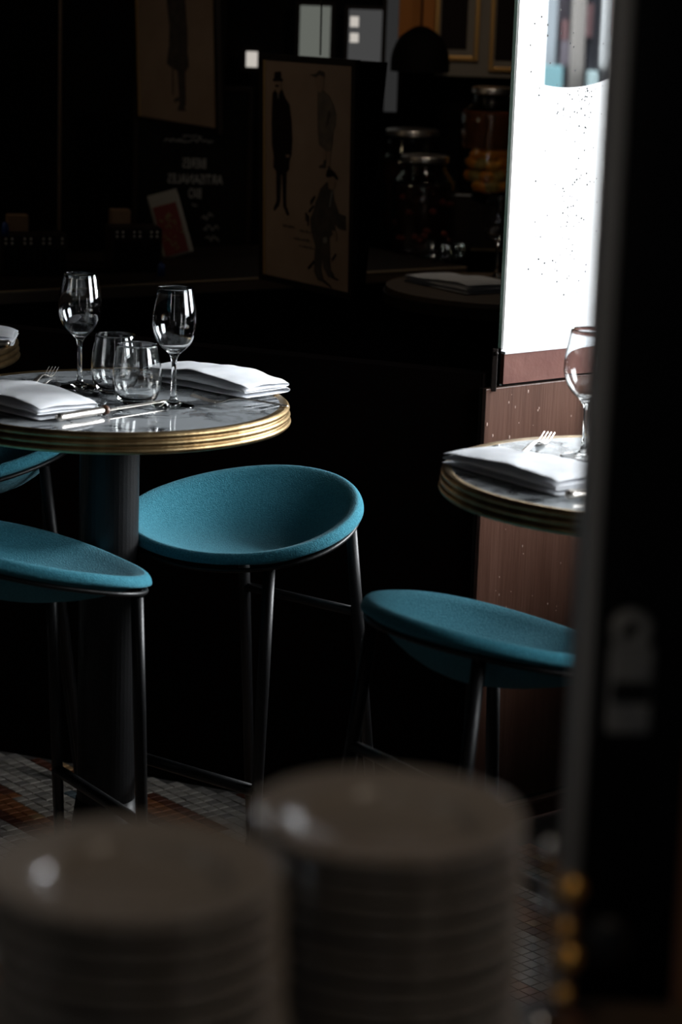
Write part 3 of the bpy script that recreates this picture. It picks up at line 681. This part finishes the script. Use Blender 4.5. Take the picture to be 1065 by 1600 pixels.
def crate(x, y, w_, h_, label):
    t = thing('bottle_crate', label, 'crate', (x, y, .9055), .30, 'dark crates on the back counter')
    bm = nb(-w_, w_, 0, .10, 0, h_, bev=.004); obj('crate_body', bm, 'near black wood', t)
    n_ = int(w_*2/.016)
    for i in range(n_):
        xx = -w_+.012+i*(2*w_-.024)/(n_-1); obj('slat', nb(xx-.003, xx+.003, -.004, -.0002, .01, h_-.035), 'black matte', t)
    for i in range(n_):
        if i % 3 == 2: continue
        xx = -w_+.014+i*(2*w_-.028)/(n_-1)
        for zz in (h_-.022, h_-.011): obj('stud', sphere(bmesh.new(), (xx, -.001, zz), .0032, u_=8, v_=6), 'chalk', t)
    return t
crate(-.79, 6.00, .085, .105, 'dark ribbed crate at the far left of the back counter')
crate(-.545, 6.14, .066, .115, 'dark ribbed crate left of the red packet')
for x, y, lab in ((-.865, 6.14, 'small cardboard box on top of the left dark crate'), (-.60, 6.28, 'small cardboard box behind the crate beside the red packet')):
    z0 = 1.011 if x < -.8 else 0.9055; hh = .042 if x < -.8 else .145
    bm = nb(-.026, .026, 0, .04, 0, hh, bev=.002); o = obj('small_carton', bm, 'cardboard', None, loc=(x+(.03 if x < -.8 else 0), y-(.10 if x < -.8 else 0), z0), rotz=.3); tag(o, lab, 'box')
for x, y, lab in ((-.855, 5.975, 'blue plastic beaker at the left end of the dark crates'), (-.478, 6.11, 'blue plastic beaker between dark crate and red packet')):
    o = obj('blue_beaker', lathe([(0, 0), (.010, 0), (.008, .028), (.004, .034), (0, .034)], 16), 'blue plastic', smooth=True, loc=(x, y-.03 if x < -.8 else y-.02, 1.0115 if x < -.8 else .9055)); tag(o, lab, 'beaker')

def jar(x, y, z, R, H, lidr, label, liquid, lvl, fruits, seed):
    t = thing('preserving_jar', label, 'jar', (x, y, z), 0, 'large preserving jars')
    sh = H-.045
    out = [(0, 0), (R*.9, 0), (R, .012), (R, sh*.80), (R*.93, sh*.90), (lidr*.98, sh), (lidr*.93, sh+.012), (lidr*.93, H-.022)]
    inn = [(lidr*.93-.004, H-.022), (lidr*.93-.004, sh+.010), (lidr*.98-.005, sh-.004), (R*.93-.005, sh*.89), (R-.0045, sh*.79), (R-.0045, .016), (R*.88, .008), (0, .008)]
    obj('jar_glass', lathe(smoothcurve(out, 3)+smoothcurve(inn, 3), 48), 'jar glass', t, smooth=True)
    li = obj('lid', lathe([(0, H-.002), (lidr*.90, H-.002), (lidr, H-.004), (lidr*1.02, H-.008), (lidr*1.0, H-.012), (lidr*1.02, H-.016), (lidr*1.0, H-.021), (0, H-.021)], 48), 'steel', t, smooth=True); li['label'] = 'metal screw lid'
    Li = R-.0052
    if lvl > .03: obj('liquid', lathe([(0, .0085+fruits*.0), (Li*.86, .0090), (Li, .018), (Li, lvl), (0, lvl)], 40), liquid, t)
    return t
J1 = jar(.203, 6.80, .906, .088, .275, .066, 'large dark preserving jar with steel lid right of the framed poster', 'dark liquor', .19, 0, 1)
rn = random.Random(4)
for i in range(16):
    a = rn.uniform(PI*1.05, PI*1.95); zz = rn.uniform(.03, .17)
    sphere_bm = sphere(bmesh.new(), (.0775*math.cos(a), .0775*math.sin(a), zz), .0125, 1, 1, .8, 10, 7); obj('fruit', sphere_bm, 'dark fruit', J1, smooth=True)
J3 = jar(.170, 7.02, .9055, .086, .333, .076, 'black preserving jar behind the other dark jar, its lid a dim line', 'dark liquor', .24, 0, 2)
J2 = jar(.392, 6.93, 1.0695, .090, .300, .060, 'tall preserving jar of amber liquor and orange fruit beside the window edge', 'amber liquor', .0, 0, 3)
obj('liquid', lathe([(0, .128), (.084, .128), (.0845, .135), (.0845, .232), (0, .232)], 40), 'amber liquor', J2)
rn = random.Random(9)
fr = [(-62, .118, 0), (-95, .112, 0), (-125, .114, 0), (-140, .086, 0), (-112, .084, 1), (-84, .080, 0), (-60, .088, 0), (-70, .052, 1), (-100, .050, 0), (-130, .050, 1), (-52, .060, 0), (-85, .022, 1), (-115, .022, 0), (-60, .024, 0), (-150, .05, 0), (-35, .10, 0), (-40, .03, 0)]
for a, zz, k in fr:
    a = math.radians(a); bm = sphere(bmesh.new(), (0, 0, 0), .0225, 1.15, .62, .72, 12, 8)
    T = Matrix.Translation(V(.068*math.cos(a), .068*math.sin(a), zz)) @ Matrix.Rotation(a+PI/2, 4, 'Z') @ Matrix.Rotation(rn.uniform(-.5, .5), 4, 'Y')
    for v in bm.verts: v.co = T @ v.co
    o = obj('fruit', bm, 'pale fruit' if k else 'fruit', J2, smooth=True)
obj('syrup', lathe([(0, .009), (.055, .009), (.058, .127), (0, .127)], 30), 'dark liquor', J2)
t = thing('riser_box', 'dark box carrying the fruit jar on the back counter, thin brass foot strip', 'box', (.30, 6.99, .9055), 0)
obj('box_body', nb(-.006, .192, -.13, .06, .003, .1625, bev=.002), 'near black wood', t)
obj('foot_strip', nb(.045, .19, -.134, -.1305, .004, .010), 'brass', t)
obj('edge_strip', nb(-.004, .19, -.1325, -.1305, .158, .1625), 'chalk', t)
# small glasses glinting beside the jars
SG = obj('shot_glass', lathe(smoothcurve([(0, 0), (.014, 0), (.017, .005), (.019, .045)], 3)+[(.0178, .045), (.0155, .010), (0, .009)], 24), 'jar glass', smooth=True, loc=(.262, 6.62, .9055)); tag(SG, 'tiny glass right of the dark jar on the back counter', 'glass', 'small glasses on the back counter')
o = SG.copy(); C.objects.link(o); o.location = (.302, 6.66, .9055); o['label'] = 'tiny glass nearest the brass strip on the back counter'
o = obj('steel_pourer', sphere(tube(bmesh.new(), [(0, 0, 0), (.004, 0, .028), (-.006, -.004, .046)], [.007, .005, .003], 10), (0, -.002, .012), .0105), 'chrome', smooth=True, loc=(.230, 6.58, .9055)); tag(o, 'small shiny metal pourer at the foot of the dark jar', 'pourer')

# mirror image of the window table, modelled as a half-round solid one
t = thing('mirror_table', 'dim mirror image of the window table with a folded napkin on it', 'table', (.418, 5.735, 0))
dl = d; npart = V(-d.y, d.x, 0)
def halfdisc(R, z0, z1):
    a0_ = math.atan2(dl.y, dl.x); n_ = 40; off = npart*.036
    pts = [(R*math.cos(a0_+PI*i/n_)+off.x, R*math.sin(a0_+PI*i/n_)+off.y) for i in range(n_+1)]
    return polyprism(bmesh.new(), pts, z0, z1)
obj('table_top', halfdisc(.293, .938, .950), 'shelf wood', t); obj('rim', halfdisc(.300, .912, .937), 'near black wood', t)
obj('pedestal', nb(-.035, -.015, -.02, .02, 0, .911), 'black metal', t)
napkin('folded_napkin', .262, 5.74, math.radians(-57), .27, .14, .024, 'dim folded napkin on the mirrored window table', 31)
wg((.362, 5.905, ZT), 'dim wine glass on the mirrored window table')

# far end of the mirrored bar; glowing panes stand for reflected windows
def pane(x0, x1, z0, z1, y, m, n_):
    f = struct(obj('window_%d' % n_, nb(x0, x1, y, y+.004, z0, z1), m)); bm = bmesh.new()
    for a in ((x0-.012, x0, z0-.012, z1+.012), (x1, x1+.012, z0-.012, z1+.012), (x0, x1, z0-.012, z0), (x0, x1, z1, z1+.012)): box(bm, a[0], a[1], y-.01, y+.006, a[2], a[3])
    obj('window_frame', bm, 'near black wood', f); return f
pane(-.170, -.080, 1.25, 1.572, 7.22, 'far pane a', 3); f = pane(-.026, .072, 1.25, 1.566, 7.22, 'far pane b', 4); pane(.074+.012, .124, 1.27, 1.70, 7.24, 'far pane d', 5)
obj('bright_patch', nb(-.022, .003, 7.214, 7.2195, 1.515, 1.545), 'far pane c', f); obj('bright_patch', nb(-.021, .004, 7.214, 7.2195, 1.470, 1.497), 'far pane c', f)
pane(-.326, -.292, 1.388, 1.434, 7.22, 'far pane c', 6)
struct(obj('wall_pale', nb(.232, .505, 7.15, 7.18, 1.385, 2.4), 'cream wall')); 
struct(obj('wall_orange', nb(.120, .227, 7.16, 7.19, 1.45, 2.2), 'orange paint'))
def goldframe(x0, x1, z0, z1, label):
    t = thing('gilt_picture', label, 'picture', ((x0+x1)/2, 7.149, z0), 0, 'gilt framed pictures on the pale wall')
    w_, h_ = (x1-x0)/2, z1-z0; b_ = .014
    bm = nb(-w_, -w_+b_, -.016, -.001, 0, h_, bev=.003); box(bm, w_-b_, w_, -.016, -.001, 0, h_, bev=.003); box(bm, -w_+b_, w_-b_, -.016, -.001, 0, b_, bev=.003); box(bm, -w_+b_, w_-b_, -.016, -.001, h_-b_, h_, bev=.003)
    obj('gilt_frame', bm, 'gold frame', t); obj('mount', nb(-w_+b_, w_-b_, -.006, -.001, b_, h_-b_), 'cream wall', t)
    obj('dark_print', nb(-w_+b_+.004, w_-b_-.022, -.008, -.0062, b_+.018, h_-b_-.02), 'ink black', t); return t
goldframe(.225, .356, 1.430, 1.80, 'gilt framed dark picture on the pale wall, nearer the orange wall')
goldframe(.386, .500, 1.402, 1.80, 'gilt framed picture half hidden by the glass edge of the window')
t = thing('dome_lamp', 'black dome lamp before the orange wall', 'lamp', (.183, 7.02, 1.40))
obj('lamp_shade', lathe(smoothcurve([(.085, 0), (.082, .05), (.062, .095), (.030, .120), (.012, .128), (0, .129)], 4)+[(0, .125), (.028, .116), (.059, .091), (.079, .048), (.083, 0), (.085, 0)], 40), 'black matte', t, smooth=True)
obj('cord', tube(bmesh.new(), [(0, 0, .1285), (0, 0, 1.495)], .003, 8), 'black matte', t)
struct(obj('trim_3', nb(-.757, -.749, 6.2, 6.215, .9055, 2.9, bev=.002), 'shelf wood'))

# ------------------------------------------------------------------ street behind the window
struct(obj('ground', nb(.0, 30, 7.6, 40, -.22, -.12), 'asphalt'))
t = thing('shop_front', 'blurred shop front across the street, seen through the round clear opening', 'building', (1.2, 12.0, -.12))
obj('facade', nb(-.9, 4.0, .30, .6, 0, 4.2), 'street grey', t)
obj('post', nb(-.34, -.225, .0, .29, 0, 3.2), 'pale blue', t)
obj('recess', nb(-.06, .0, .1, .29, 1.22, 3.0), 'street dark', t)
obj('board', nb(-.215, -.16, .12, .29, 1.48, 1.80), 'mauve', t); obj('board', nb(-.085, -.045, .05, .09, 1.50, 1.66), 'street pink', t)
obj('board', nb(-.195, -.165, .05, .11, 1.48, 1.58), 'street pink', t)
obj('column', nb(-.155, -.085, -.05, .05, .1, 3.0, bev=.02), 'street beige', t)
obj('panel', nb(-.20, -.12, .02, .04, 1.36, 1.48), 'mauve', t)
for x0, x1, z0, z1, m, lab in ((-.33, -.20, .6, 1.365, 'street teal', 'teal planter box left of the beige column across the street'), (-.075, -.02, .6, 1.345, 'street pale teal', 'pale teal planter box right of the beige column across the street')):
    o = obj('planter_box', nb(x0, x1, -.20, -.06, 0, z1, bev=.01), m, None, loc=(1.2, 12.0, -.12)); tag(o, lab, 'planter')
t = thing('street_sign', 'white advertising panel with a red square sign and white letters across the street', 'sign', (1.28, 11.9, -.12))
obj('panel', nb(-.095, .5, 0, .05, 1.345, 2.6, bev=.03), 'street white', t); obj('leg', nb(.1, .15, .01, .04, 0, 1.344), 'street grey', t)
rp = obj('red_square', nb(-.030, .085, -.008, -.001, 1.515, 1.70), 'sign red', t)
lettering('C', 0, 0, .10, rp, 'street white', mirror=False, sx=.6, loc=(-.002, -.0095, 1.545)); lettering('MA', 0, 0, .035, rp, 'street white', mirror=False, sx=.8, loc=(.053, -.0095, 1.60)); lettering('NT', 0, 0, .035, rp, 'street white', mirror=False, sx=.8, loc=(.053, -.0095, 1.565))

# ------------------------------------------------------------------ foreground: service counter, saucers, door
t = thing('service_counter', 'brown service counter top under the blurred saucer stacks', 'counter', (0, 0, 0))
obj('counter_top', nb(-1.6, .9, .72, 1.425, 1.03, 1.06, bev=.004), 'counter top', t)
obj('counter_body', nb(-1.6, .9, .76, 1.39, 0, 1.0295), 'near black wood', t)
def saucer_bm(R):
    pr = [(0, .0), (R*.48, .0), (R*.51, .0030), (R*.64, .0090), (R*.90, .0125), (R*.985, .0150), (R, .0166), (R*.985, .0176), (R*.90, .0160), (R*.66, .0138), (R*.60, .0085), (R*.54, .0052), (0, .0048)]
    return lathe(smoothcurve(pr, 2), 72)
sm = obj('saucer', saucer_bm(.0775), 'ceramic', smooth=True); first = True
rn = random.Random(2)
for (sx, sy, drift, side) in ((-.103, 1.185, .0016, 'left'), (.0335, 1.283, .0002, 'right')):
    N = 14; step = .0120
    for i in range(N):
        o = sm if first else sm.copy()
        if not first: C.objects.link(o)
        first = False; up_ = N-1-i
        o.location = (sx+drift*up_*.55+rn.uniform(-.0012, .0012), sy+rn.uniform(-.0012, .0012), 1.0602+i*step)
        o.rotation_euler = (0, 0, rn.uniform(0, 6))
        place = ['topmost saucer', 'second saucer from the top', 'third saucer from the top', 'fourth saucer from the top', 'fifth saucer from the top', 'sixth saucer from the top', 'seventh saucer from the top', 'eighth saucer from the top', 'ninth saucer from the top', 'tenth saucer from the top', 'fourth saucer from the bottom', 'third saucer from the bottom', 'second saucer from the bottom', 'bottom saucer'][up_]
        tag(o, '%s of the blurred %s stack in the foreground' % (place, side), 'saucer', 'saucers in the %s stack' % side)
# brass and chrome fittings at the counter end
t = thing('brass_tap', 'brass turned tap with a dark round knob beside the saucers', 'tap', (.150, 1.385, 1.0602))
obj('stem', lathe([(0, 0), (.012, 0), (.012, .004), (.004, .008), (.0032, .012), (.0032, .086), (0, .086)], 24), 'horn', t, smooth=False)
for dx, zz, rr in ((-.002, .092, .0085), (-.004, .066, .0060), (-.001, .047, .0085), (-.003, .022, .0060)):
    obj('glint_bead', sphere(bmesh.new(), (dx, -.004, zz), rr, u_=20, v_=14), 'bead brass', t, smooth=True)  # balls shaped and placed to stand in for bright gold highlights
T = Matrix.Translation(V(.021, -.002, .058)) @ Matrix.Rotation(PI/2, 4, 'X')
obj('spindle', tube(bmesh.new(), [(.008, 0, .058), (.021, -.002, .058)], .003, 10), 'bright brass', t)
obj('knob', lathe(smoothcurve([(0, -.006), (.012, -.006), (.0165, 0), (.012, .007), (0, .008)], 4), 28, T=T), 'black metal', t, smooth=True)
t = thing('chrome_rod', 'ribbed chrome rod standing between the right saucer stack and the brass tap', 'rod', (.1335, 1.385, 1.0602))
obj('rod', lathe(smoothcurve([(0, 0), (.0075, 0), (.0075, .004), (.0042, .008), (.0042, .030), (.0055, .034), (.0055, .040), (.0042, .044), (.0042, .070), (.0058, .074), (.0058, .082), (.0042, .086), (.0042, .106), (.0056, .110), (.0056, .116), (.003, .122), (0, .123)], 2), 20), 'chrome', t, smooth=True)
# dark door standing open close to the camera
DR = math.radians(4); DO = V(.1738, 1.655, 0)
def dobj(name, bm, m, parent=None, **k):
    o = obj(name, bm, m, parent, **k)
    if parent is None: o.location = DO; o.rotation_euler = (0, 0, DR)
    return o
door = struct(dobj('door_1', nb(.0125, .82, 0, .045, .01, 2.6, bev=.002), 'door black'))
o = dobj('door_edge', nb(0, .0122, .002, .043, .01, 2.6, bev=.003), 'door edge', door); o['label'] = 'worn grey metal edge of the dark door'
la = dobj('latch', nb(.021, .053, -.011, -.0005, 1.166, 1.232, bev=.004), 'latch grey', door); la['label'] = 'grey door latch with a round eye'
dobj('latch_bar', nb(.023, .051, -.0135, -.0112, 1.190, 1.206, bev=.001), 'black metal', la)
T = Matrix.Translation(V(.036, -.006, 1.243)) @ Matrix.Rotation(PI/2, 4, 'X')
bm = bmesh.new(); tube(bm, [tuple(T @ V(.0105*math.cos(2*PI*i/24), .0105*math.sin(2*PI*i/24), 0)) for i in range(24)], .0058, 10, closed=True)
dobj('eye', bm, 'latch grey', la, smooth=True)
t = thing('wooden_post', 'warm brown wooden post at the right margin', 'post', (.2335, 1.45, 0), .0)
obj('shaft', nb(0, .07, 0, .06, .0, 2.7, bev=.006), 'post wood', t)
t['category'] = 'post'
